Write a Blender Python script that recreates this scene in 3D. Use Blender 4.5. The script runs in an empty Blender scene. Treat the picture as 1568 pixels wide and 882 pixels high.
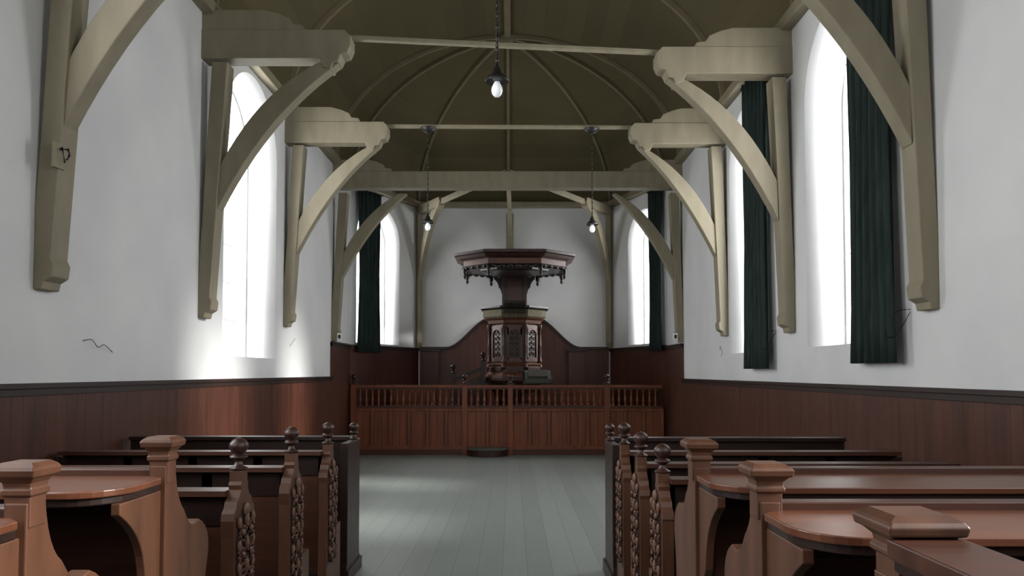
import bpy, bmesh, math, random
from mathutils import Vector, Matrix
random.seed(4)
S=bpy.context.scene
S.view_settings.view_transform='Standard'
def lin(c):
    o=[]
    for v in c:
        v/=255.0
        o.append(v/12.92 if v<=0.04045 else ((v+0.055)/1.055)**2.4)
    return (o[0],o[1],o[2],1)
# ---------------- materials
def newmat(name):
    m=bpy.data.materials.new(name); m.use_nodes=True
    nt=m.node_tree; b=nt.nodes['Principled BSDF']; return m,nt,b
def noisemat(name,c1,c2,rough=0.5,scale=(3,3,3),ns=1.0,bump=0.1,detail=6,r2=None,spec=0.5,bd=0.01):
    m,nt,b=newmat(name); N=nt.nodes; L=nt.links
    tc=N.new('ShaderNodeTexCoord'); mp=N.new('ShaderNodeMapping'); mp.inputs['Scale'].default_value=scale
    L.new(tc.outputs['Object'],mp.inputs[0])
    no=N.new('ShaderNodeTexNoise'); no.inputs['Scale'].default_value=ns; no.inputs['Detail'].default_value=detail
    L.new(mp.outputs[0],no.inputs['Vector'])
    cr=N.new('ShaderNodeValToRGB'); cr.color_ramp.elements[0].position=0.3; cr.color_ramp.elements[1].position=0.7
    cr.color_ramp.elements[0].color=lin(c1); cr.color_ramp.elements[1].color=lin(c2)
    L.new(no.outputs['Fac'],cr.inputs[0]); L.new(cr.outputs[0],b.inputs['Base Color'])
    mr=N.new('ShaderNodeMapRange'); mr.inputs['To Min'].default_value=rough; mr.inputs['To Max'].default_value=r2 if r2 else rough+0.12
    L.new(no.outputs['Fac'],mr.inputs[0]); L.new(mr.outputs[0],b.inputs['Roughness'])
    b.inputs['Specular IOR Level'].default_value=spec
    if bump:
        bp=N.new('ShaderNodeBump'); bp.inputs['Strength'].default_value=bump; bp.inputs['Distance'].default_value=bd
        L.new(no.outputs['Fac'],bp.inputs['Height']); L.new(bp.outputs[0],b.inputs['Normal'])
    return m
def plankmat(name,c1,c2,width,src='Object',axis=0,rough=0.4,line=0.02,grain=(30,2,30),dark=0.45,spec=0.5):
    m,nt,b=newmat(name); N=nt.nodes; L=nt.links
    tc=N.new('ShaderNodeTexCoord'); sp=N.new('ShaderNodeSeparateXYZ'); L.new(tc.outputs[src],sp.inputs[0])
    dv=N.new('ShaderNodeMath'); dv.operation='DIVIDE'; dv.inputs[1].default_value=width; L.new(sp.outputs[axis],dv.inputs[0])
    fr=N.new('ShaderNodeMath'); fr.operation='FRACT'; L.new(dv.outputs[0],fr.inputs[0])
    fl=N.new('ShaderNodeMath'); fl.operation='FLOOR'; L.new(dv.outputs[0],fl.inputs[0])
    wn=N.new('ShaderNodeTexWhiteNoise'); wn.noise_dimensions='1D'; L.new(fl.outputs[0],wn.inputs['W'])
    lt=N.new('ShaderNodeMath'); lt.operation='LESS_THAN'; lt.inputs[1].default_value=line; L.new(fr.outputs[0],lt.inputs[0])
    mp=N.new('ShaderNodeMapping'); mp.inputs['Scale'].default_value=grain; L.new(tc.outputs[src],mp.inputs[0])
    no=N.new('ShaderNodeTexNoise'); no.inputs['Scale'].default_value=1; no.inputs['Detail'].default_value=6; L.new(mp.outputs[0],no.inputs['Vector'])
    av=N.new('ShaderNodeMath'); av.operation='ADD'; L.new(no.outputs['Fac'],av.inputs[0]); L.new(wn.outputs['Value'],av.inputs[1])
    hf=N.new('ShaderNodeMath'); hf.operation='MULTIPLY'; hf.inputs[1].default_value=0.5; L.new(av.outputs[0],hf.inputs[0])
    cr=N.new('ShaderNodeValToRGB'); cr.color_ramp.elements[0].position=0.15; cr.color_ramp.elements[1].position=0.85
    cr.color_ramp.elements[0].color=lin(c1); cr.color_ramp.elements[1].color=lin(c2); L.new(hf.outputs[0],cr.inputs[0])
    mx=N.new('ShaderNodeMix'); mx.data_type='RGBA'; mx.blend_type='MULTIPLY'; mx.inputs['B'].default_value=(dark,dark,dark,1)
    L.new(lt.outputs[0],mx.inputs['Factor']); L.new(cr.outputs[0],mx.inputs['A']); L.new(mx.outputs['Result'],b.inputs['Base Color'])
    b.inputs['Roughness'].default_value=rough; b.inputs['Specular IOR Level'].default_value=spec
    iv=N.new('ShaderNodeMath'); iv.operation='SUBTRACT'; iv.inputs[0].default_value=1; L.new(lt.outputs[0],iv.inputs[1])
    ad=N.new('ShaderNodeMath'); ad.operation='MULTIPLY_ADD'; ad.inputs[1].default_value=0.15; L.new(no.outputs['Fac'],ad.inputs[0]); L.new(iv.outputs[0],ad.inputs[2])
    bp=N.new('ShaderNodeBump'); bp.inputs['Strength'].default_value=0.4; bp.inputs['Distance'].default_value=0.004
    L.new(ad.outputs[0],bp.inputs['Height']); L.new(bp.outputs[0],b.inputs['Normal'])
    return m
M_wall=noisemat('white_plaster',(196,197,197),(209,209,208),0.85,(1.2,1.2,1.2),1,0.25,8,spec=0.2,bd=0.02)
M_timber=noisemat('painted_timber',(120,112,92),(134,126,105),0.6,(8,8,2.5),1,0.15)
M_ceil=plankmat('olive_ceiling_boards',(74,66,41),(86,77,49),0.28,src='UV',axis=0,rough=0.6,line=0.02,grain=(3,1,1),dark=0.7,spec=0.3)
M_rib=noisemat('ceiling_rib_paint',(98,89,65),(110,101,75),0.6,(4,4,4))
M_floor=plankmat('painted_floor_boards',(124,130,126),(138,144,139),0.19,axis=0,rough=0.4,line=0.028,grain=(12,1.2,1),dark=0.62)
M_dado=noisemat('dado_wood',(56,28,17),(78,41,26),0.36,(14,14,1.2),1,0.1)
M_dado2=noisemat('dado_cap_wood',(30,17,12),(42,24,17),0.36,(3,3,3),1,0.05)
M_screen=noisemat('screen_wood',(98,50,28),(130,71,42),0.42,(14,14,1.2),1,0.1)
M_screen2=noisemat('screen_rail_wood',(60,32,21),(80,43,29),0.42,(2,14,14),1,0.1)
M_pew=noisemat('pew_wood',(54,29,19),(78,44,29),0.36,(1.5,18,18),1,0.08)
M_pewend=noisemat('pew_end_wood',(66,40,26),(92,58,39),0.4,(12,12,1.6),1,0.1)
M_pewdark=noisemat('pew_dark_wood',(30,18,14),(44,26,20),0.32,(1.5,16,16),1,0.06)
M_desk=noisemat('book_rest_wood',(78,44,28),(100,59,39),0.28,(1.2,16,16),1,0.05)
M_carve=noisemat('carved_wood',(90,62,48),(116,83,66),0.5,(30,30,30),1,0.1)
M_pul=noisemat('pulpit_wood',(40,21,15),(60,32,23),0.35,(10,10,1.5),1,0.1)
M_pul2=noisemat('pulpit_panel_wood',(72,42,27),(98,59,38),0.4,(14,14,2),1,0.15)
M_puld=noisemat('pulpit_dark_wood',(20,11,9),(32,18,14),0.3,(6,6,2),1,0.05)
M_curt=noisemat('green_curtain_cloth',(36,45,43),(50,60,57),0.9,(20,20,3),1,0.1,spec=0.05)
M_black=noisemat('black_metal',(18,17,16),(28,27,25),0.4,(9,9,9),1,0.05)
M_white=noisemat('white_frame_paint',(232,233,230),(242,242,240),0.5,(5,5,5),1,0.02)
M_step=noisemat('step_mat',(70,72,62),(92,93,82),0.8,(20,20,20),1,0.3)
M_rimsheen=noisemat('pulpit_rim_sheen',(84,78,60),(112,104,82),0.8,(30,30,8),1,0.3)  # pale pulpit rim band: glossy reflection put into its colour
M_cloth2=noisemat('dark_fringe_cloth',(40,38,32),(62,58,46),0.85,(40,40,8),1,0.3)
M_book=noisemat('lectern_cloth',(56,62,54),(74,79,69),0.8,(20,20,20),1,0.2)
M_steel=noisemat('pipe_metal',(170,172,170),(190,190,188),0.3,(9,9,9),1,0.02)
m,nt,b=newmat('bulb_glass'); M_bulb=m
b.inputs['Base Color'].default_value=(0.86,0.88,0.9,1); b.inputs['Roughness'].default_value=0.08
b.inputs['Emission Color'].default_value=(0.9,0.95,1,1); b.inputs['Emission Strength'].default_value=0.2
# ---------------- mesh builder
class MB:
    def __init__(s): s.bm=bmesh.new(); s.mats=[]; s.M=Matrix.Identity(4)
    def mi(s,m):
        if m not in s.mats: s.mats.append(m)
        return s.mats.index(m)
    def v(s,p): return s.bm.verts.new(s.M@Vector(p))
    def f(s,vs,m,sm=False):
        try: f=s.bm.faces.new(vs)
        except ValueError: return
        f.material_index=s.mi(m); f.smooth=sm
    def loft(s,rings,m,cap=True,sm=False,closed=True):
        R=[[s.v(p) for p in r] for r in rings]; n=len(R[0])
        for a,b in zip(R[:-1],R[1:]):
            for i in range(n if closed else n-1):
                j=(i+1)%n; s.f([a[i],a[j],b[j],b[i]],m,sm)
        if cap: s.f(R[0][::-1],m); s.f(R[-1],m)
    def prism(s,pts,axis,a,b,m):
        def q(p,t):
            if axis=='x': return (t,p[0],p[1])
            if axis=='y': return (p[0],t,p[1])
            return (p[0],p[1],t)
        s.loft([[q(p,a) for p in pts],[q(p,b) for p in pts]],m)
    def box(s,x0,x1,y0,y1,z0,z1,m):
        s.prism([(x0,y0),(x1,y0),(x1,y1),(x0,y1)],'z',z0,z1,m)
    def lathe(s,prof,c,m,n=16,rot=0,sm=True,sy=1):
        rings=[[(c[0]+r*math.cos(rot+2*math.pi*i/n),c[1]+sy*r*math.sin(rot+2*math.pi*i/n),z) for i in range(n)] for r,z in prof]
        s.loft(rings,m,True,sm)
    def ell(s,c,rx,ry,rz,m,n=12,k=7):
        prof=[(max(0.001,math.sin(math.pi*i/k)),-math.cos(math.pi*i/k)) for i in range(k+1)]
        s.loft([[(c[0]+rx*r*math.cos(2*math.pi*i/n),c[1]+ry*r*math.sin(2*math.pi*i/n),c[2]+rz*z) for i in range(n)] for r,z in prof],m,True,True)
    def tube(s,pts,r,m,n=6):
        P=[Vector(p) for p in pts]; rings=[]; up=Vector((0.13,0.2,0.97)).normalized()
        for i,p in enumerate(P):
            t=(P[min(i+1,len(P)-1)]-P[max(i-1,0)]).normalized()
            a=t.cross(up)
            if a.length<1e-3: a=t.cross(Vector((1,0,0)))
            a.normalize(); b2=t.cross(a); rr=r[i] if isinstance(r,(list,tuple)) else r
            rings.append([p+rr*(math.cos(2*math.pi*k/n)*a+math.sin(2*math.pi*k/n)*b2) for k in range(n)])
            up=b2
        s.loft(rings,m,True,True)
    def finish(s,name,bevel=0):
        bmesh.ops.recalc_face_normals(s.bm,faces=s.bm.faces)
        vs=s.bm.verts
        lo=Vector([min(v.co[i] for v in vs) for i in range(3)]); hi=Vector([max(v.co[i] for v in vs) for i in range(3)])
        o=Vector(((lo.x+hi.x)/2,(lo.y+hi.y)/2,lo.z))
        for v in vs: v.co-=o
        me=bpy.data.meshes.new(name); s.bm.to_mesh(me); s.bm.free()
        for m in s.mats: me.materials.append(m)
        ob=bpy.data.objects.new(name,me); ob.location=o; S.collection.objects.link(ob)
        if bevel:
            bv=ob.modifiers.new('bevel','BEVEL'); bv.width=bevel; bv.segments=2; bv.limit_method='ANGLE'; bv.angle_limit=math.radians(50)
        return ob
def holes_obj(name,outer,holes,thick,mtx,mat):
    cu=bpy.data.curves.new(name,'CURVE'); cu.dimensions='2D'; cu.fill_mode='BOTH'; cu.extrude=thick/2
    for pl in [outer]+holes:
        sp=cu.splines.new('POLY'); sp.points.add(len(pl)-1)
        for i,p in enumerate(pl): sp.points[i].co=(p[0],p[1],0,1)
        sp.use_cyclic_u=True
    ob=bpy.data.objects.new(name+'_c',cu); S.collection.objects.link(ob)
    bpy.context.view_layer.update()
    me=bpy.data.meshes.new_from_object(ob.evaluated_get(bpy.context.evaluated_depsgraph_get()))
    bpy.data.objects.remove(ob)
    me.transform(mtx)
    bm=bmesh.new(); bm.from_mesh(me); bmesh.ops.remove_doubles(bm,verts=bm.verts,dist=0.0005); bmesh.ops.recalc_face_normals(bm,faces=bm.faces); bm.to_mesh(me); bm.free()
    me.materials.clear(); me.materials.append(mat); me.name=name
    o=bpy.data.objects.new(name,me); S.collection.objects.link(o); return o
def arch(a,b,sill,spring,n=24,ins=0):
    a+=ins;b-=ins;sill+=ins; r=(b-a)/2;c=(a+b)/2
    return [(a,sill),(b,sill)]+[(c+r*math.cos(math.pi*i/n),spring+r*math.sin(math.pi*i/n)) for i in range(n+1)]
# ---------------- room dims
XL,XR=-3.0,2.85; TH=0.45; HT=5.3; SPR=5.06; RISE=2.15; CX=(XL+XR)/2
YB,YD,YE=-3.0,13.6,15.6; AL,AR=-2.0,2.1
def wallmtx(p,q,out):
    d=(Vector((q[0],q[1],0))-Vector((p[0],p[1],0))).normalized(); o=Vector((out[0],out[1],0)).normalized()
    m=Matrix(((d.x,0,o.x,p[0]),(d.y,0,o.y,p[1]),(0,1,0,0),(0,0,0,1)))
    return m@Matrix.Translation((0,0,TH/2)), m
wins=[]; wn=[0]
def make_wall(name,p,q,out,ws):
    L=math.hypot(q[0]-p[0],q[1]-p[1]); mt,m0=wallmtx(p,q,out)
    holes_obj(name,[(0,-0.02),(L,-0.02),(L,HT),(0,HT)],[arch(*w) for w in ws],TH,mt,M_wall)
    for w in ws:
        wn[0]+=1; a,b,si,sp=w; r=(b-a)/2;c=(a+b)/2
        mb=MB(); mb.M=m0@Matrix.Translation((0,0,TH-0.08))
        o=arch(*w,ins=0.002); i=arch(*w,ins=0.035)
        n=len(o)
        for k in range(n):
            j=(k+1)%n
            mb.loft([[ (o[k][0],o[k][1],0),(i[k][0],i[k][1],0),(i[k][0],i[k][1],0.06),(o[k][0],o[k][1],0.06)],
                     [ (o[j][0],o[j][1],0),(i[j][0],i[j][1],0),(i[j][0],i[j][1],0.06),(o[j][0],o[j][1],0.06)]],M_white,cap=False)
        nv=3
        for k in range(1,nv):
            x=a+(b-a)*k/nv; h=sp+math.sqrt(max(0,r*r-(x-c)**2))-0.03
            mb.box(x-0.007,x+0.007,si+0.03,h,0.02,0.04,M_white)
        z=si+0.45
        while z<sp+r-0.1:
            hw=r-0.03 if z<sp else math.sqrt(max(0.01,r*r-(z-sp)**2))-0.03
            mb.box(c-hw,c+hw,z-0.006,z+0.006,0.022,0.038,M_white); z+=0.45
        mb.finish('window_%d'%wn[0])
        ctr=m0@Vector((c,(si+sp+r)/2,TH+0.25)); d=-Vector((m0[0][2],m0[1][2],0))
        wins.append((ctr,d,b-a+0.3,sp+r-si+0.3))
SP=4.08
make_wall('wall_left',(XL,YB),(XL,YD),(-1,0),[(y0-YB,y1-YB,1.67,SP) for y0,y1 in ((-0.2,1.4),(2.55,4.1),(7.65,9.35))])
make_wall('wall_right',(XR,YB),(XR,YD),(1,0),[(y0-YB,y1-YB,1.74,SP) for y0,y1 in ((0.1,1.8),(5.62,7.12),(8.25,9.62))])
make_wall('wall_apse_left',(XL,YD),(AL,YE),(-2,1),[(0.2,1.58,2.05,SP)])
make_wall('wall_apse_right',(XR,YD),(AR,YE),(2,0.75),[(0.2,1.42,2.05,SP)])
make_wall('wall_apse',(AL,YE),(AR,YE),(0,1),[])
make_wall('wall_entrance',(XL-TH,YB),(XR+TH,YB),(0,-1),[])
mb=MB(); mb.box(XL-0.6,XR+0.6,YB-0.5,YE+0.6,-0.12,0,M_floor); fo=mb.finish('floor')
# ---------------- ceiling
bm=bmesh.new(); uvl=bm.loops.layers.uv.new('UVMap')
NS=28; A=(XR-XL)/2
def section(Y): return [(CX-A*math.cos(math.pi*i/NS),Y,SPR+RISE*math.sin(math.pi*i/NS)) for i in range(NS+1)]
def quadgrid(rows,us,vs):
    V=[[bm.verts.new(p) for p in r] for r in rows]
    for a in range(len(rows)-1):
        for i in range(len(rows[0])-1):
            f=bm.faces.new([V[a][i],V[a][i+1],V[a+1][i+1],V[a+1][i]]); f.smooth=True
            for l,(r,c) in zip(f.loops,((a,i),(a,i+1),(a+1,i+1),(a+1,i))): l[uvl].uv=(us(r,c),vs(r,c))
ys=[YB-0.1,2.15,4.7,7.25,9.75,12.35]
quadgrid([section(y) for y in ys],lambda r,c:c*7.9/NS,lambda r,c:ys[r])
YA=12.35
base=[(XL,YA),(XL,YD),(AL,YE),(CX,YE),(AR,YE),(XR,YD),(XR,YA)]
NP=14
for p,q in zip(base[:-1],base[1:]):
    rows=[]
    for k in range(7):
        t=k/6; bx=p[0]+(q[0]-p[0])*t; by=p[1]+(q[1]-p[1])*t
        rows.append([(CX+(bx-CX)*math.cos(math.pi/2*i/NP),YA+(by-YA)*math.cos(math.pi/2*i/NP),SPR+RISE*math.sin(math.pi/2*i/NP)) for i in range(NP+1)])
    quadgrid(rows,lambda r,c:c*3.95/NP,lambda r,c:r*0.3)
bmesh.ops.remove_doubles(bm,verts=bm.verts,dist=0.001)
me=bpy.data.meshes.new('ceiling'); bm.to_mesh(me); bm.free(); me.materials.append(M_ceil)
o=bpy.data.objects.new('ceiling',me); S.collection.objects.link(o)
mb=MB()
for Y in (2.15,4.7,7.25,9.75,12.35):
    def arc(off): return [(CX-(A-off)*math.cos(math.pi*i/32),Y-0.0,SPR+(RISE-off)*math.sin(math.pi*i/32)) for i in range(33)]
    a=arc(-0.01);b=arc(0.06)
    mb.loft([[(p[0],Y-0.035,p[2]),(p[0],Y+0.035,p[2]),(q[0],Y+0.025,q[2]),(q[0],Y-0.025,q[2])] for p,q in zip(a,b)],M_rib)
for bx,by in [(XL,YD),(AL,YE),(CX,YE),(AR,YE),(XR,YD)]:
    d=Vector((bx-CX,by-YA)); n=Vector((-d.y,d.x)).normalized(); rings=[]
    L=d.length
    for i in range(21):
        ph=math.pi/2*i/20; ring=[]
        for off,w in ((-0.01,0.035),(-0.01,-0.035),(0.06,-0.025),(0.06,0.025)):
            rr=(L-off)*math.cos(ph)/L
            ring.append((CX+d.x*rr+n.x*w,YA+d.y*rr+n.y*w,SPR+(RISE-off)*math.sin(ph)))
        rings.append(ring)
    mb.loft(rings,M_rib)
mb.box(CX-0.05,CX+0.05,YB,YA,SPR+RISE-0.08,SPR+RISE+0.01,M_rib)
mb.lathe([(0.02,SPR+RISE-0.16),(0.1,SPR+RISE-0.12),(0.14,SPR+RISE-0.03),(0.14,SPR+RISE)],(CX,YA),M_rib,12)
mb.finish('ceiling_ribs')
mb=MB()
mb.box(XL,XL+0.12,YB,YD,4.98,5.10,M_timber); mb.box(XR-0.12,XR,YB,YD,4.98,5.10,M_timber)
for p,q,o in (((XL,YD),(AL,YE),(2,-1)),((XR,YD),(AR,YE),(-2,-0.75)),((AL,YE),(AR,YE),(0,-1))):
    o=Vector(o).normalized()*0.12
    mb.prism([p,q,(q[0]+o[0],q[1]+o[1]),(p[0]+o[0],p[1]+o[1])],'z',4.98,5.10,M_timber)
mb.finish('trim_1',0.01)
# ---------------- timber frames
def qb(p0,p1,p2,n=12):
    return [((1-t)**2*p0[0]+2*t*(1-t)*p1[0]+t*t*p2[0],(1-t)**2*p0[1]+2*t*(1-t)*p1[1]+t*t*p2[1]) for t in [i/n for i in range(n+1)]]
def side(mb,tf,th,full=False,zf=2.02,hl=1.44,lean=0.12,yc=0):
    a,b=yc-th/2,yc+th/2
    k=lambda z: lean*(z-zf)/(4.48-zf)
    post=[(0,zf),(0.06,zf),(0.07,zf+0.05),(0.12,zf+0.08),(0.13,zf+0.16),(0.11,zf+0.2),(0.11+k(3),3.0),(0.13+lean,4.5),(lean-0.02,4.5),(k(3)*0.6,3.0),(0,zf+0.5)]
    mb.prism([(tf(u),z) for u,z in post],'y',a,b,M_timber)
    up=qb((0.15,3.42),(0.5,4.18),(1.12,4.5)); lo=qb((0.15,3.04),(0.61,3.99),(hl-0.12,4.49))
    mb.prism([(tf(u),z) for u,z in up+lo[::-1]],'y',a+0.02,b-0.02,M_timber)
    h=hl
    if not full:
        ham=[(-0.02,4.53),(h-0.30,4.53),(h-0.27,4.45),(h-0.19,4.43),(h-0.17,4.49),(h-0.12,4.50),(h-0.09,4.57),(h-0.03,4.59),(h,4.66),(h,4.75),(h-0.06,4.81),(-0.02,4.81)]
        mb.prism([(tf(u),z) for u,z in ham],'y',a-0.01,b+0.01,M_timber)
    hz=4.81 if not full else 4.86
    blk=[(-0.02,hz),(1.0,hz),(0.97,hz+0.05),(0.88,hz+0.06),(0.84,hz+0.12),(0.72,hz+0.17),(0.6,hz+0.2),(-0.02,hz+0.2)]
    mb.prism([(tf(u),z) for u,z in blk],'y',a,b,M_timber)
for YLf,YRf,full,zl,zr in ((-0.4,-0.4,0,2,2),(2.15,2.2,0,2,2),(4.7,5.0,0,2.02,1.92),(7.13,7.5,0,2.02,1.9),(9.75,9.8,0,2.1,1.98),(12.35,12.35,1,2.02,2.0)):
    mb=MB()
    side(mb,lambda u:XL+u,0.18,full,yc=YLf,hl=1.44 if YLf<9 else 1.36,zf=zl)
    side(mb,lambda u:XR-u,0.18,full,yc=YRf,hl=1.38 if YLf<9 else 1.28,lean=0.08,zf=zr)
    if full: mb.box(XL-0.02,XR+0.02,YLf-0.11,YLf+0.11,4.58,4.86,M_timber)
    else:
        a,b=(XL+1.25,YLf),(XR-1.15,YRf)
        mb.prism([(a[0],a[1]-0.03),(b[0],b[1]-0.03),(b[0],b[1]+0.03),(a[0],a[1]+0.03)],'z',4.755,4.80,M_timber)
    mb.finish('timber_roof_truss',0.008)
mb=MB()
for (px,py),full in (((AL,YE),0),((AR,YE),0),((CX+0.03,YE),1)):
    tgt=Vector((CX,YA+0.1)); d=(tgt-Vector((px,py))); L=d.length; d.normalize()
    mb.M=Matrix(((d.x,-d.y,0,px),(d.y,d.x,0,py),(0,0,1,0),(0,0,0,1)))
    if not full:
        mb.prism([(0,2.0),(0.08,2.0),(0.14,2.12),(0.14,4.85),(0,4.85)],'y',-0.06,0.06,M_timber)
        up=qb((0.12,3.75),(0.35,4.5),(0.8,4.8)); lo=qb((0.12,3.35),(0.5,4.4),(1.05,4.8))
        mb.prism(up+lo[::-1],'y',-0.05,0.05,M_timber)
        mb.prism([(0,4.82),(0.95,4.82),(1.05,4.76),(1.15,4.82),(1.2,4.9),(1.15,4.99),(0,4.99)],'y',-0.07,0.07,M_timber)
    else:
        mb.prism([(0,4.1),(0.06,4.1),(0.12,4.2),(0.12,4.85),(0,4.85)],'y',-0.08,0.08,M_timber)
        mb.prism(qb((0.1,4.3),(0.2,4.7),(0.55,4.82))+[(0.1,4.82)],'y',-0.05,0.05,M_timber)
    mb.box(0,L-0.02,-0.04,0.04,4.86,4.95,M_timber)
mb.M=Matrix.Identity(4); mb.finish('apse_roof_truss',0.006)
# ---------------- wainscot
def boards(mb,p,q,out,z0,z1,cap=True,w=0.11,mat=None,topf=None):
    mat=mat or M_dado
    L=math.hypot(q[0]-p[0],q[1]-p[1]); d=Vector((q[0]-p[0],q[1]-p[1]))/L; o=Vector(out).normalized()
    mb.M=Matrix(((d.x,o.x,0,p[0]+o.x*0.002),(d.y,o.y,0,p[1]+o.y*0.002),(0,0,1,0),(0,0,0,1)))
    n=max(1,round(L/w))
    for i in range(n):
        a=i*L/n;b=(i+1)*L/n; g=0.0008
        if topf:
            mb.prism([(a+g,z0),(b-g,z0),(b-g,topf(b)),(a+g,topf(a))],'y',0.0,0.030,mat)
        else: mb.box(a+g,b-g,0.0,0.030,z0,z1,mat)
    if topf:
        xs=[L*i/60 for i in range(61)]
        mb.prism([(x,topf(x)-0.02) for x in xs]+[(x,topf(x)+0.035) for x in xs[::-1]],'y',0,0.06,M_dado2)
        mb.prism([(x,z0) for x in (0,L)]+[(x,topf(x)-0.03) for x in xs[::-1]],'y',0,0.026,M_dado)
    else:
        mb.box(0,L,0,0.0265,z0,z1,M_dado)
        if cap:
            mb.box(0,L,0,0.042,z1-0.065,z1-0.02,M_dado2); mb.box(0,L,0,0.062,z1-0.02,z1+0.012,M_dado2)
    mb.box(0,L,0,0.042,0,0.14,M_dado2)
    mb.M=Matrix.Identity(4)
mb=MB(); boards(mb,(XL,YB+0.02),(XL,12.2),(1,0),0.0,1.42); mb.finish('wainscot_panelling_left',0.0015)
mb=MB(); boards(mb,(XR,YB+0.02),(XR,12.25),(-1,0),0.0,1.385); mb.finish('wainscot_panelling_right',0.0015)
mb=MB(); boards(mb,(XL,12.2),(XL,YD),(1,0),0,2.0); boards(mb,(XL,YD),(AL,YE),(2,-1),0,2.0); mb.finish('chancel_panelling_left',0.0015)
mb=MB(); boards(mb,(XR,12.25),(XR,YD),(-1,0),0,1.97); boards(mb,(XR,YD),(AR,YE),(-2,-0.75),0,1.99); mb.finish('chancel_panelling_right',0.0015)
def top(x):
    X=AL+x; c=abs(X-0.03)
    if c<0.60: return 2.60
    if c>1.40: return 2.0
    t=(c-0.60)/(0.80); return 2.0+0.60*(0.5*(1-t)**1.4+0.5*(0.5+0.5*math.cos(math.pi*t)))
mb=MB(); boards(mb,(AL+0.06,YE),(AR-0.06,YE),(0,-1),0,2.0,topf=lambda x: top(x+0.06),mat=M_dado)
for x in (-1.70,1.35):
    mb.box(x-0.16,x+0.16,YE-0.09,YE-0.03,0,1.93,M_dado)
    mb.box(x-0.2,x+0.2,YE-0.11,YE-0.03,1.93,1.99,M_dado2)
mb.finish('chancel_panelling_back',0.0015)
# ---------------- curtains
def curtain(p,q,z0,z1,folds,amp):
    p=Vector(p);q=Vector(q);L=(q-p).length;d=(q-p)/L;n=Vector((-d.y,d.x))
    mb=MB(); N=folds*10; rows=[]
    for k in range(13):
        z=z0+(z1-z0)*k/12; row=[]; am=amp*(1-0.35*k/12)
        for i in range(N+1):
            t=i/N; ph=t*folds*2*math.pi+0.5*math.sin(7*t)
            sh=0.5+(t-0.5)*(0.86+0.14*abs(2*k/12-1)) 
            pt=p+d*(L*sh)+n*(am*math.sin(ph)+0.01*math.sin(3.1*ph+k*0.4))
            row.append((pt.x,pt.y,z))
        rows.append(row)
    R=[[mb.v(x) for x in r] for r in rows]
    for a,b in zip(R[:-1],R[1:]):
        for i in range(N): mb.f([a[i],a[i+1],b[i+1],b[i]],M_curt,True)
    e=d*0.05
    mb.tube([(p.x-e.x,p.y-e.y,z1),(q.x+e.x,q.y+e.y,z1)],0.014,M_black,8)
    ob=mb.finish('green_curtain'); so=ob.modifiers.new('t','SOLIDIFY'); so.thickness=0.006
    return ob
curtain((2.76,5.30),(2.76,6.0),1.57,4.93,6,0.042)
curtain((2.76,7.96),(2.76,8.74),1.54,4.9,6,0.042)
dl=Vector((1,2)).normalized(); nl=Vector((2,-1)).normalized()*0.11
b0=Vector((XL,YD))+nl; q0=b0+dl*0.12; q1=b0+dl*0.80
curtain(q0,q1,1.88,4.93,5,0.03)
dr=Vector((-0.75,2)).normalized(); nr=Vector((-2,-0.75)).normalized()*0.10
b0=Vector((XR,YD))+nr; curtain(b0+dr*0.0,b0+dr*0.45,1.9,4.93,5,0.028)
# ---------------- chancel screen
def finial(mb,x,y,z,m,s=1.0,top=None):
    prof=[(0.035,0),(0.04,0.01),(0.02,0.02),(0.014,0.04),(0.03,0.05),(0.04,0.058),(0.034,0.066),(0.018,0.07),(0.032,0.082),(0.042,0.1),(0.04,0.118),(0.026,0.134),(0.008,0.143)]
    mb.lathe([(r*s,z+h*s) for r,h in prof],(x,y),m,14)
YS=13.5
mb=MB()
mb.box(XL+0.08,XR-0.08,YS-0.04,YS+0.05,0,0.1,M_screen2)
posts=[-2.88,-0.86,-0.03,1.73,XR-0.12]
for a,b in zip(posts[:-1],posts[1:]):
    n=max(1,round((b-a)/0.36)); w=(b-a)/n
    mb.box(a,b,YS-0.005,YS+0.02,0.1,0.86,M_screen)
    for i in range(n+1):
        mb.box(a+i*w-0.03,a+i*w+0.03,YS-0.03,YS+0.03,0.1,0.86,M_screen)
        for e in (-0.034,0.034): mb.box(a+i*w+e-0.004,a+i*w+e+0.004,YS-0.012,YS,0.17,0.79,M_puld)
    for i in range(n):
        mb.box(a+(i+.5)*w-0.003,a+(i+.5)*w+0.003,YS-0.009,YS,0.17,0.79,M_puld)
    mb.box(a,b,YS-0.032,YS+0.035,0.1,0.17,M_screen); mb.box(a,b,YS-0.034,YS+0.035,0.79,0.85,M_screen)
    mb.box(a,b,YS-0.05,YS+0.05,0.85,0.89,M_screen2)
    mb.box(a,b,YS-0.04,YS+0.04,1.19,1.22,M_screen2); mb.box(a,b,YS-0.055,YS+0.055,1.22,1.265,M_screen)
    nb=round((b-a)/0.115)
    for i in range(1,nb):
        X=a+(b-a)*i/nb
        pr=[(0.026,0.89),(0.026,0.92),(0.012,0.93),(0.024,0.96),(0.03,1.0),(0.016,1.06),(0.012,1.1),(0.02,1.12),(0.012,1.14),(0.026,1.16),(0.026,1.19)]
        mb.lathe(pr,(X,YS),M_screen,8)
for X in posts[:4]:
    mb.box(X-0.045,X+0.045,YS-0.06,YS+0.055,0,1.3,M_screen); mb.box(X-0.06,X+0.06,YS-0.07,YS+0.07,1.27,1.3,M_screen2)
    finial(mb,X,YS,1.30,M_pul,1.15)
mb.finish('chancel_screen',0.004)
mb=MB()
pts=[(-0.44+0.36*math.cos(math.pi+math.pi*i/20),13.40+0.3*math.sin(math.pi+math.pi*i/20)) for i in range(21)]
mb.prism(pts,'z',0,0.11,M_pul)
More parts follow.
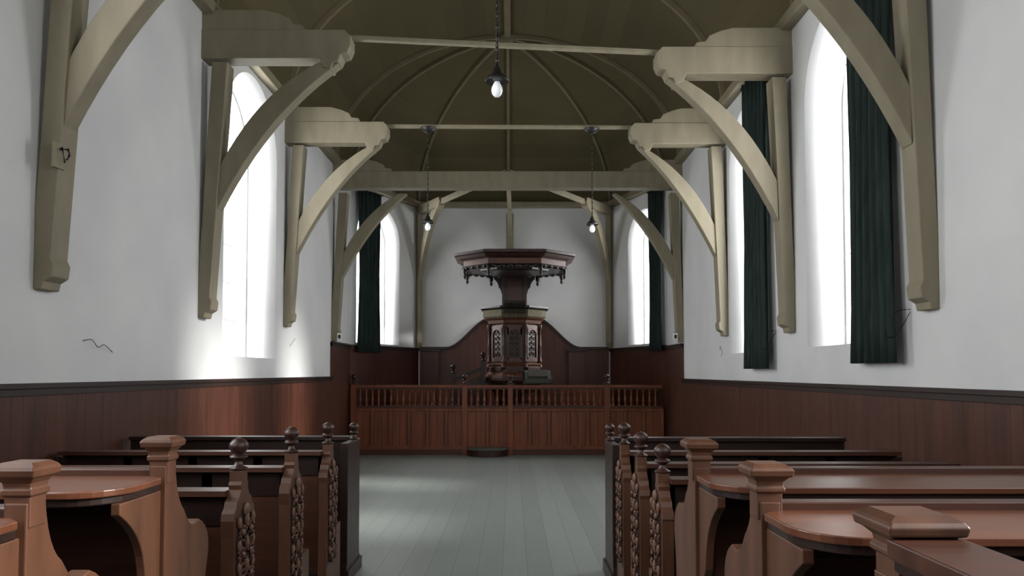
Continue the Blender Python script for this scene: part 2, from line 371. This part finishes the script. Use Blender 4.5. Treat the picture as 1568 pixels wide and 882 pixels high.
pts=[(-0.44+0.38*math.cos(math.pi+math.pi*i/20),13.40+0.32*math.sin(math.pi+math.pi*i/20)) for i in range(21)]
mb.prism(pts,'z',0.11,0.15,M_step); mb.finish('chancel_step',0.006)
for s,x0,x1 in ((-1,-2.35,-1.55),(1,1.0,1.9)):
    mb=MB(); y=14.15
    mb.box(x0,x1,y,y+0.38,0.42,0.46,M_screen2); mb.box(x0,x1,y+0.36,y+0.39,0.5,1.12,M_screen)
    for x in (x0,x1):
        mb.prism([(y,0),(y+0.4,0),(y+0.4,1.2)]+qb((y+0.36,1.22),(y+0.3,0.8),(y+0.05,0.74),6)+[(y,0.7)],'x',x-0.025,x+0.025,M_screen2)
    mb.prism([(x0,1.1),(x1,1.1)]+[(x1-(x1-x0)*t/10,1.14+0.08*math.sin(math.pi*t/10)) for t in range(11)],'y',y+0.35,y+0.40,M_screen)
    mb.finish('chancel_bench',0.004)
# ---------------- pulpit
PX,PY=0.05,14.62
mb=MB(); R8=math.pi/8
def oct_(prof,m): mb.lathe(prof,(PX,PY),m,8,R8,False)
oct_([(0.5,0),(0.5,0.12),(0.4,0.16),(0.36,0.2),(0.34,0.9),(0.4,0.96),(0.44,1.1),(0.6,1.3),(0.64,1.34),(0.64,1.4)],M_pul)
oct_([(0.62,1.4),(0.62,1.44),(0.57,1.48),(0.55,1.5),(0.55,1.62)],M_pul2)
oct_([(0.56,1.62),(0.58,1.65),(0.54,1.68),(0.50,1.68),(0.50,2.42),(0.55,2.44),(0.57,2.5),(0.62,2.54)],M_pul2)
oct_([(0.62,2.54),(0.66,2.57),(0.66,2.70)],M_rimsheen)  # rim band coloured to carry the gloss reflection
oct_([(0.67,2.70),(0.72,2.73),(0.72,2.77),(0.6,2.77),(0.58,2.75)],M_puld)
for i in range(8):
    an=R8+i*math.pi/4; cx=PX+0.535*math.cos(an); cy=PY+0.535*math.sin(an)
    mb.lathe([(0.04,1.68),(0.04,1.74),(0.025,1.76),(0.035,1.85),(0.03,2.0),(0.036,2.03),(0.026,2.05),(0.024,2.32),(0.04,2.35),(0.045,2.42)],(cx,cy),M_pul,10)
    mb.ell((cx,cy,1.6),0.05,0.05,0.06,M_pul)
    fn=R8+i*math.pi/4+math.pi/8; c=Vector((math.cos(fn),math.sin(fn))); ap=0.5*math.cos(R8)
    mb.M=Matrix(((-c.y,c.x,0,PX+c.x*ap),(c.x,c.y,0,PY+c.y*ap),(0,0,1,0),(0,0,0,1)))
    for a,b in ((-0.145,-0.11),(0.11,0.145)): mb.box(a,b,0,0.03,1.74,2.36,M_pul2)
    mb.box(-0.145,0.145,0,0.03,1.70,1.78,M_pul2)
    arc_=[(0.11*math.cos(math.pi*k/10),2.22+0.1*math.sin(math.pi*k/10)) for k in range(11)]
    mb.prism([(0.145,2.22)]+[(0.145,2.4),(-0.145,2.4),(-0.145,2.22)]+arc_[::-1],'y',0,0.03,M_pul2)
    mb.box(-0.108,0.108,-0.01,0.005,1.78,2.33,M_puld)
    for k in range(5):
        z=1.84+k*0.1
        for sg in (-1,1):
            mb.tube([(sg*(0.05+0.035*(1-t*0.7)*math.cos(t*7)),0.014,z+0.04*(1-t*0.7)*math.sin(t*7)) for t in [j/10 for j in range(11)]],0.009,M_pul2,5)
        mb.ell((0,0.015,z+0.04),0.022,0.012,0.035,M_pul2,8,5)
    mb.box(-0.17,0.17,0.05,0.075,1.52,1.6,M_pul)
    mb.M=Matrix.Identity(4)
mb.box(PX-0.2,PX+0.2,PY-0.71,PY-0.52,2.76,2.86,M_cloth2)
for k in range(20):
    x=PX-0.2+0.4*k/19; mb.tube([(x,PY-0.72,2.8),(x,PY-0.725,2.62-0.02*(k%2))],0.011,M_cloth2,5)
YBk=15.2
mb.box(PX-0.22,PX+0.22,YBk,YBk+0.06,2.0,3.6,M_puld)
mb.box(PX-0.15,PX+0.15,YBk-0.015,YBk,2.85,3.38,M_pul)
for sg in (-1,1):
    mb.box(PX+sg*0.23-0.025,PX+sg*0.23+0.025,YBk-0.03,YBk+0.07,2.0,3.6,M_pul)
    br=[(0.25,3.46),(0.42,3.46)]+qb((0.42,3.42),(0.34,3.36),(0.33,3.28),6)+qb((0.32,3.24),(0.28,3.22),(0.27,3.14),6)+[(0.25,3.10)]
    mb.prism([(PX+sg*a,z) for a,z in br],'y',YBk,YBk+0.05,M_puld)
pl=[(-0.57,-0.97),(0.57,-0.97),(1.13,-0.45),(1.13,0.5),(0.57,0.93),(-0.57,0.93),(-1.13,0.5),(-1.13,-0.45)]
CYb=14.58
def lay(lv,m): mb.loft([[(PX+x*s_,CYb+y*s_,z) for x,y in pl] for s_,z in lv],m)
lay([(0.86,3.50),(0.88,3.49),(0.9,3.51),(0.88,3.53)],M_puld)
lay([(0.87,3.53),(0.87,3.64)],M_pul2)
lay([(0.88,3.64),(0.91,3.65),(0.95,3.67),(0.99,3.71),(1.03,3.73),(1.03,3.77),(0.97,3.79)],M_pul)
lay([(0.6,3.52),(0.58,3.47),(0.5,3.45)],M_puld)
for (p,q) in zip(pl,pl[1:]+pl[:1]):
    p=Vector(p)*0.85;q=Vector(q)*0.85; L=(q-p).length; n=max(2,round(L/0.16))
    for k in range(n):
        c=p+(q-p)*((k+0.5)/n); mb.ell((PX+c.x,CYb+c.y,3.50),0.06,0.06,0.04,M_puld,8,5)
for p in pl:
    x,y=PX+p[0]*0.85,CYb+p[1]*0.85
    mb.lathe([(r,z+0.05) for r,z in [(0.005,3.24),(0.02,3.26),(0.035,3.29),(0.03,3.31),(0.015,3.32),(0.03,3.34),(0.045,3.37),(0.045,3.4),(0.03,3.43),(0.05,3.45)]],(x,y),M_puld,10)
mb.finish('pulpit',0.003)
mb=MB()
for i in range(6):
    mb.box(-1.30+i*0.13,-1.30+(i+1)*0.13+0.02,14.35,15.0,0,0.2*(i+1),M_pul)
for x,zt in ((-1.14,1.48),(-0.56,1.72),):
    mb.box(x-0.04,x+0.04,14.26,14.34,0,zt,M_puld); finial(mb,x,14.30,zt,M_puld,1.2)
mb.prism([(-1.14,1.3),(-0.56,1.55),(-0.56,1.62),(-1.14,1.38)],'y',14.28,14.33,M_puld)
mb.prism([(-1.14,0.2),(-0.56,0.3),(-0.56,1.45),(-1.14,1.2)],'y',14.29,14.32,M_pul)
mb.finish('pulpit_stair',0.004)
mb=MB()
mb.lathe([(0.2,0),(0.2,0.05),(0.05,0.08),(0.04,1.2),(0.08,1.3)],(0.48,13.85),M_puld,12)
mb.prism([(13.68,1.28),(14.02,1.45),(14.02,1.52),(13.68,1.35)],'x',0.2,0.76,M_puld)
mb.prism([(13.66,1.30),(13.67,1.36),(13.98,1.52),(13.98,1.54),(13.655,1.38),(13.645,1.30)],'x',0.24,0.72,M_book)
mb.prism([(13.66,1.37),(13.9,1.5),(13.89,1.55),(13.66,1.43)],'x',0.30,0.66,M_cloth2)
mb.finish('lectern',0.004)
# ---------------- pews
def cap_post(mb,x,y,zt,h):
    k=h/0.09
    lv=[(0.052,-0.16),(0.052,-0.085),(0.062,-0.078),(0.062,-0.068),(0.055,-0.064),(0.058,-0.05),(0.074,-0.038),(0.086,-0.034),(0.09,-0.018),(0.082,-0.01),(0.06,0)]
    mb.loft([[(x-r*k,y-r*k,zt+z),(x+r*k,y-r*k,zt+z),(x+r*k,y+r*k,zt+z),(x-r*k,y+r*k,zt+z)] for r,z in lv],M_pewend)
def scroll(mb,xf,yc,z0,z1,hw,sg):
    n=int((z1-z0)/0.095)
    for k in range(n):
        z=z0+(k+0.5)*(z1-z0)/n
        for sd in (-1,1):
            c=yc+sd*hw*0.5; R=hw*0.48; ph=k*0.9+(0 if sd>0 else 2)
            P=[]
            for j in range(17):
                t=j/16; r=R*(1-0.8*t); a=ph+sd*t*9
                P.append((xf+sg*(0.006+0.008*t),c+r*math.cos(a),z+r*1.1*math.sin(a)))
            mb.tube(P,[0.010-0.004*j/16 for j in range(17)],M_carve,5)
            mb.ell((xf+sg*0.01,c,z),0.012,0.013,0.015,M_carve,7,4)
            mb.ell((xf+sg*0.006,yc+sd*hw*0.85,z+0.045),0.012,0.014,0.026,M_carve,7,4)
        mb.ell((xf+sg*0.008,yc,z+0.045),0.014,0.014,0.034,M_carve,7,4)
def pew(s,xa,xw,Y,kind,zt,ch=0.056):
    mb=MB(); sg=-s
    xi=xa+s*0.055
    def bx(a,b,y0,y1,z0,z1,m): mb.box(min(a,b),max(a,b),y0,y1,z0,z1,m)
    lo,hi=(min(xa,xi),max(xa,xi))
    if kind=='cap':
        xc=xa+s*0.028; w=ch*0.66
        cap_post(mb,xc,Y,zt,ch)
        prof=[(Y-w-0.01,0),(Y+0.36,0),(Y+0.36,0.1),(Y+0.33,0.16)]+qb((Y+0.33,0.3),(Y+0.27,0.5),(Y+0.30,0.7),5)+qb((Y+0.315,0.76),(Y+0.36,0.88),(Y+0.27,0.935),6)+qb((Y+0.24,0.95),(Y+0.17,0.93),(Y+0.14,0.97),5)+qb((Y+0.11,1.01),(Y+w+0.015,1.05),(Y+w,zt-0.14*ch/0.08),6)+[(Y-w,zt-0.14*ch/0.08)]
        mb.prism(prof,'x',lo,hi,M_pewend)
        zs=zt-0.155
        x0=xa+s*0.0; D=0.38
        pts=[(xw,Y-0.02),(xw,Y-D)]
        pts+= [(x0+s*0.16-s*0.16*math.sin(math.pi/2*t/8),Y-D+0.16-0.16*math.cos(math.pi/2*t/8)) for t in range(9)]
        pts+=[(x0,Y-0.07),(xi,Y-0.02)]
        mb.prism(pts,'z',zs,zs+0.022,M_desk)
        p2=[(p[0]+s*0.012,p[1]+0.012) for p in pts]
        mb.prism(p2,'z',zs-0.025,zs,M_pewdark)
        bk=[(Y-w,zs-0.025),(Y-0.30,zs-0.025)]+qb((Y-0.30,zs-0.06),(Y-0.16,zs-0.14),(Y-0.14,zs-0.26),6)+qb((Y-0.13,zs-0.32),(Y-0.08,zs-0.4),(Y-w,zs-0.42),4)
        mb.prism(bk,'x',min(xa+s*0.015,xa+s*0.045),max(xa+s*0.015,xa+s*0.045),M_pewend)
        for t in (0.5,0.97):
            x=xa+(xw-xa)*t; mb.prism(bk,'x',x-0.015,x+0.015,M_pewdark)
        bx(xi,xw,Y-0.03,Y+0.03,zs-0.0,zs+0.045,M_pew)
        sy=0.38
    else:
        if kind=='front':
            prof=[(Y-0.30,0),(Y+0.16,0),(Y+0.14,0.1),(Y+0.13,0.14),(Y+0.13,0.94),(Y+0.15,0.96),(Y+0.15,0.99),(Y-0.28,0.99),(Y-0.28,0.14),(Y-0.29,0.1)]
            mb.prism(prof,'x',lo,hi,M_pewdark)
            finial(mb,xa+s*0.028,Y+0.05,0.99,M_pul,0.9)
            bx(xa+sg*0.015,xi,Y-0.3,Y+0.17,0,0.09,M_pewdark)
            bx(xi,xw,Y+0.08,Y+0.12,0,0.98,M_pewdark)
            bx(xi,xw,Y+0.05,Y+0.155,0.98,1.01,M_pewdark)
            bx(xa,xw,Y+0.07,Y+0.17,0,0.1,M_pewdark)
        else:
            dz=zt
            h=[(0,1.03),(0.033,1.03),(0.033,0.985),(0.045,0.97),(0.04,0.95),(0.06,0.92),(0.085,0.905),(0.095,0.88),(0.12,0.86),(0.127,0.83),(0.12,0.80),(0.122,0.5),(0.13,0.12),(0.15,0.1),(0.15,0)]
            h=[(a,z+dz if z>0.8 else z) for a,z in h]
            prof=[(Y+a,z) for a,z in h]+[(Y-a,z) for a,z in h[::-1][:-1]]
            mb.prism(prof,'x',lo,hi,M_pewend)
            pr=[(Y-0.095,0.26),(Y+0.095,0.26),(Y+0.096,0.79),(Y+0.075,0.86),(Y+0.035,0.91),(Y-0.035,0.91),(Y-0.075,0.86),(Y-0.096,0.79)]
            mb.prism(pr,'x',min(xa,xa+sg*0.003),max(xa,xa+sg*0.003),M_pewdark)  # dark inset: shade of the openwork recess put into colour
            scroll(mb,xa+sg*0.003,Y,0.27,0.86,0.095,sg)
            mb.ell((xa+sg*0.008,Y,0.9),0.014,0.028,0.03,M_carve)
            finial(mb,xa+s*0.028,Y,1.03+dz,M_pul,1.0)
            bx(xi,xw,Y-0.02,Y+0.015,0.93,0.98,M_pewdark)
            bx(xi,xw,Y-0.08,Y+0.035,0.965,0.99,M_pew)
        sy=0.36
    if kind!='front':
        zb=zs if kind=='cap' else 0.95
        bx(xi,xw,Y-0.012,Y+0.012,0.12,zb,M_pew)
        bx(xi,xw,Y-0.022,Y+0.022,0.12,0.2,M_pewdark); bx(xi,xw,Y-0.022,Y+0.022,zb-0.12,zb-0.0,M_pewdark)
        n=4
        for k in range(n+1):
            x=xi+(xw-xi)*k/n; bx(x-0.03,x+0.03,Y-0.022,Y+0.022,0.12,zb,M_pewdark)
        bx(xi,xw,Y+0.01,Y+sy,0.43,0.46,M_pew)
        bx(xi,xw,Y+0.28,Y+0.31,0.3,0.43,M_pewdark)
        if kind=='fin': bx(xi,xa+s*0.025,Y+0.1,Y+sy,0.0,0.46,M_pewend)
        bx(xw-s*0.04,xw,Y-0.05,Y+sy,0,0.46,M_pewdark); bx(xw-s*0.04,xw,Y-0.06,Y+0.06,0.46,zb,M_pewdark)
    return mb.finish('church_pew',0.004)
XLW=-2.92
for Y in (1.12,1.84,2.56): pew(-1,-1.175,XLW,Y,'cap',1.28,0.056)
for Y,dz in ((3.27,0.04),(4.05,0.03),(4.85,0.0)): pew(-1,-1.175,XLW,Y,'fin',dz)
pew(-1,-1.175,XLW,5.6,'front',0)
for Y in (2.15,2.91): pew(1,0.705,2.5,Y,'cap',1.24,0.062)
for Y,dz in ((3.62,-0.02),(4.22,-0.01),(4.84,0)): pew(1,0.705,2.5,Y,'fin',dz)
pew(1,0.705,2.5,5.5,'front',0)
mb=MB(); Y=1.40
cap_post(mb,0.745,Y,1.24,0.074); mb.box(0.70,0.79,Y-0.045,Y+0.045,0,1.12,M_pewend)
mb.box(0.715,0.755,-0.6,Y-0.04,0.0,1.14,M_pewdark)
mb.box(0.69,0.79,-0.6,Y-0.05,1.14,1.165,M_pewdark); mb.box(0.675,0.815,-0.6,Y-0.055,1.165,1.20,M_pew)
for y in (-0.5,0.1,0.7,1.25): mb.box(0.70,0.77,y-0.05,y+0.05,0.0,1.14,M_pew)
mb.box(0.79,2.5,Y-0.012,Y+0.012,0.1,1.08,M_pew); mb.box(0.79,2.5,Y-0.04,Y+0.04,1.08,1.12,M_pewdark)
mb.box(0.79,2.5,Y+0.02,Y+0.34,0.43,0.46,M_pew)
mb.finish('box_pew',0.005)
# ---------------- pendant lamps
def lamp(x,y,zb,zt,rose):
    mb=MB()
    zc=zb+0.1
    prof=[(0.004,zb-0.05),(0.018,zb-0.046),(0.032,zb-0.03),(0.038,zb-0.008),(0.036,zb+0.012),(0.026,zb+0.035),(0.018,zb+0.05),(0.016,zb+0.06)]
    mb.lathe(prof,(x,y),M_bulb,16)
    mb.lathe([(0.078,zb+0.052),(0.08,zb+0.058),(0.066,zb+0.085),(0.045,zb+0.1),(0.032,zb+0.11),(0.03,zb+0.135),(0.016,zb+0.15),(0.01,zb+0.17)],(x,y),M_black,18)
    n=max(20,int((zt-zc)/0.02))
    for ph in (0,math.pi):
        mb.tube([(x+0.007*math.cos(i*0.9+ph),y+0.007*math.sin(i*0.9+ph),zc+0.06+(zt-zc-0.06)*i/n) for i in range(n+1)],0.0048,M_black,5)
    z=zc+0.1
    while z<zt-0.05:
        mb.ell((x,y,z),0.011,0.011,0.018,M_black,6,4); z+=0.075
    if rose: mb.lathe([(0.02,zt-0.06),(0.05,zt-0.05),(0.1,zt-0.01),(0.1,zt+0.0)],(x,y),M_black,16)
    return mb.finish('pendant_lamp')
lamp(-0.10,4.86,3.38,4.755,1)
lamp(-1.12,9.76,3.43,4.755,1); lamp(1.07,9.79,3.41,4.755,1)
# ---------------- wall hardware
mb=MB(); mb.box(-2.87,-2.845,4.56,4.66,2.78,2.94,M_timber)
mb.tube([(-2.84,4.6,2.9),(-2.79,4.6,2.9),(-2.78,4.6,2.86),(-2.80,4.6,2.83)],0.008,M_black); mb.tube([(-2.84,4.62,2.92),(-2.82,4.62,2.82)],0.008,M_black); mb.finish('wall_hook_plate',0.004)
def wire(pts,name='loose_wire'):
    mb=MB(); mb.tube(pts,0.0035,M_black,5); mb.finish(name)
def sm(pts,n=5):
    P=[Vector(p) for p in pts]; out=[]
    for i in range(len(P)-1):
        a=P[max(i-1,0)];b=P[i];c=P[i+1];d=P[min(i+2,len(P)-1)]
        for k in range(n):
            t=k/n; out.append(0.5*((2*b)+(c-a)*t+(2*a-5*b+4*c-d)*t*t+(3*b-3*c+d-a)*t**3))
    return out+[P[-1]]
wire(sm([(-2.99,5.15,1.72),(-2.97,5.22,1.73),(-2.97,5.3,1.68),(-2.97,5.38,1.7),(-2.975,5.48,1.66),(-2.985,5.52,1.65)]))
wire(sm([(-2.99,9.95,1.85),(-2.97,10.05,1.93),(-2.97,10.12,1.96)]))
wire(sm([(2.84,10.1,1.8),(2.82,10.0,1.85),(2.82,9.92,1.76),(2.83,10.02,1.72)]))
for y in (5.30,7.98):
    wire(sm([(2.84,y-0.04,1.95),(2.74,y-0.04,1.93),(2.70,y,1.85),(2.70,y+0.03,1.76),(2.74,y-0.04,1.77),(2.84,y-0.04,1.93)]),'curtain_tieback')
for X,y in ((XL+0.14,12.24),(XR-0.14,12.24)):
    mb=MB(); mb.box(X-0.04,X+0.04,y,y+0.015,2.03,2.15,M_white); mb.box(X-0.02,X+0.02,y-0.012,y,2.06,2.12,M_black); mb.finish('wall_socket',0.003)
mb=MB(); mb.tube([(-1.42,4.35,0.07),(-1.42,5.1,0.07)],0.03,M_steel,10); mb.tube([(-1.42,4.45,0.0),(-1.42,4.45,0.22),(-1.36,4.45,0.22)],0.018,M_steel,8); mb.tube([(-1.42,5.05,0.0),(-1.42,5.05,0.22)],0.018,M_steel,8); mb.finish('heating_pipe')
# ---------------- lights
for c,d,w,h in wins:
    ld=bpy.data.lights.new('daylight','AREA'); ld.shape='RECTANGLE'; ld.size=w; ld.size_y=h; ld.energy=100 if c.y>2 else 66; ld.color=(0.975,0.985,1.0)
    lo=bpy.data.objects.new('daylight',ld); lo.location=c; lo.rotation_euler=d.to_track_quat('-Z','Y').to_euler(); S.collection.objects.link(lo)
sd=bpy.data.lights.new('sun','SUN'); sd.energy=7.0; sd.angle=math.radians(10); sd.color=(1,0.98,0.95)
so=bpy.data.objects.new('sun',sd); so.rotation_euler=Vector((-5.85,1.1,-2.6)).to_track_quat('-Z','Y').to_euler(); S.collection.objects.link(so); so.location=(8,0,8)
w=bpy.data.worlds.new('World'); S.world=w; w.use_nodes=True; bg=w.node_tree.nodes['Background']; bg.inputs[0].default_value=(0.97,0.985,1,1); bg.inputs[1].default_value=5
# ---------------- camera
cd=bpy.data.cameras.new('Camera'); cd.lens=25.99; cd.sensor_width=36; cd.clip_start=0.05; co=bpy.data.objects.new('Camera',cd); S.collection.objects.link(co)
co.location=(0,0,1.5); co.rotation_euler=(math.radians(92),0,0); cd.shift_y=89.5/1568
S.camera=co
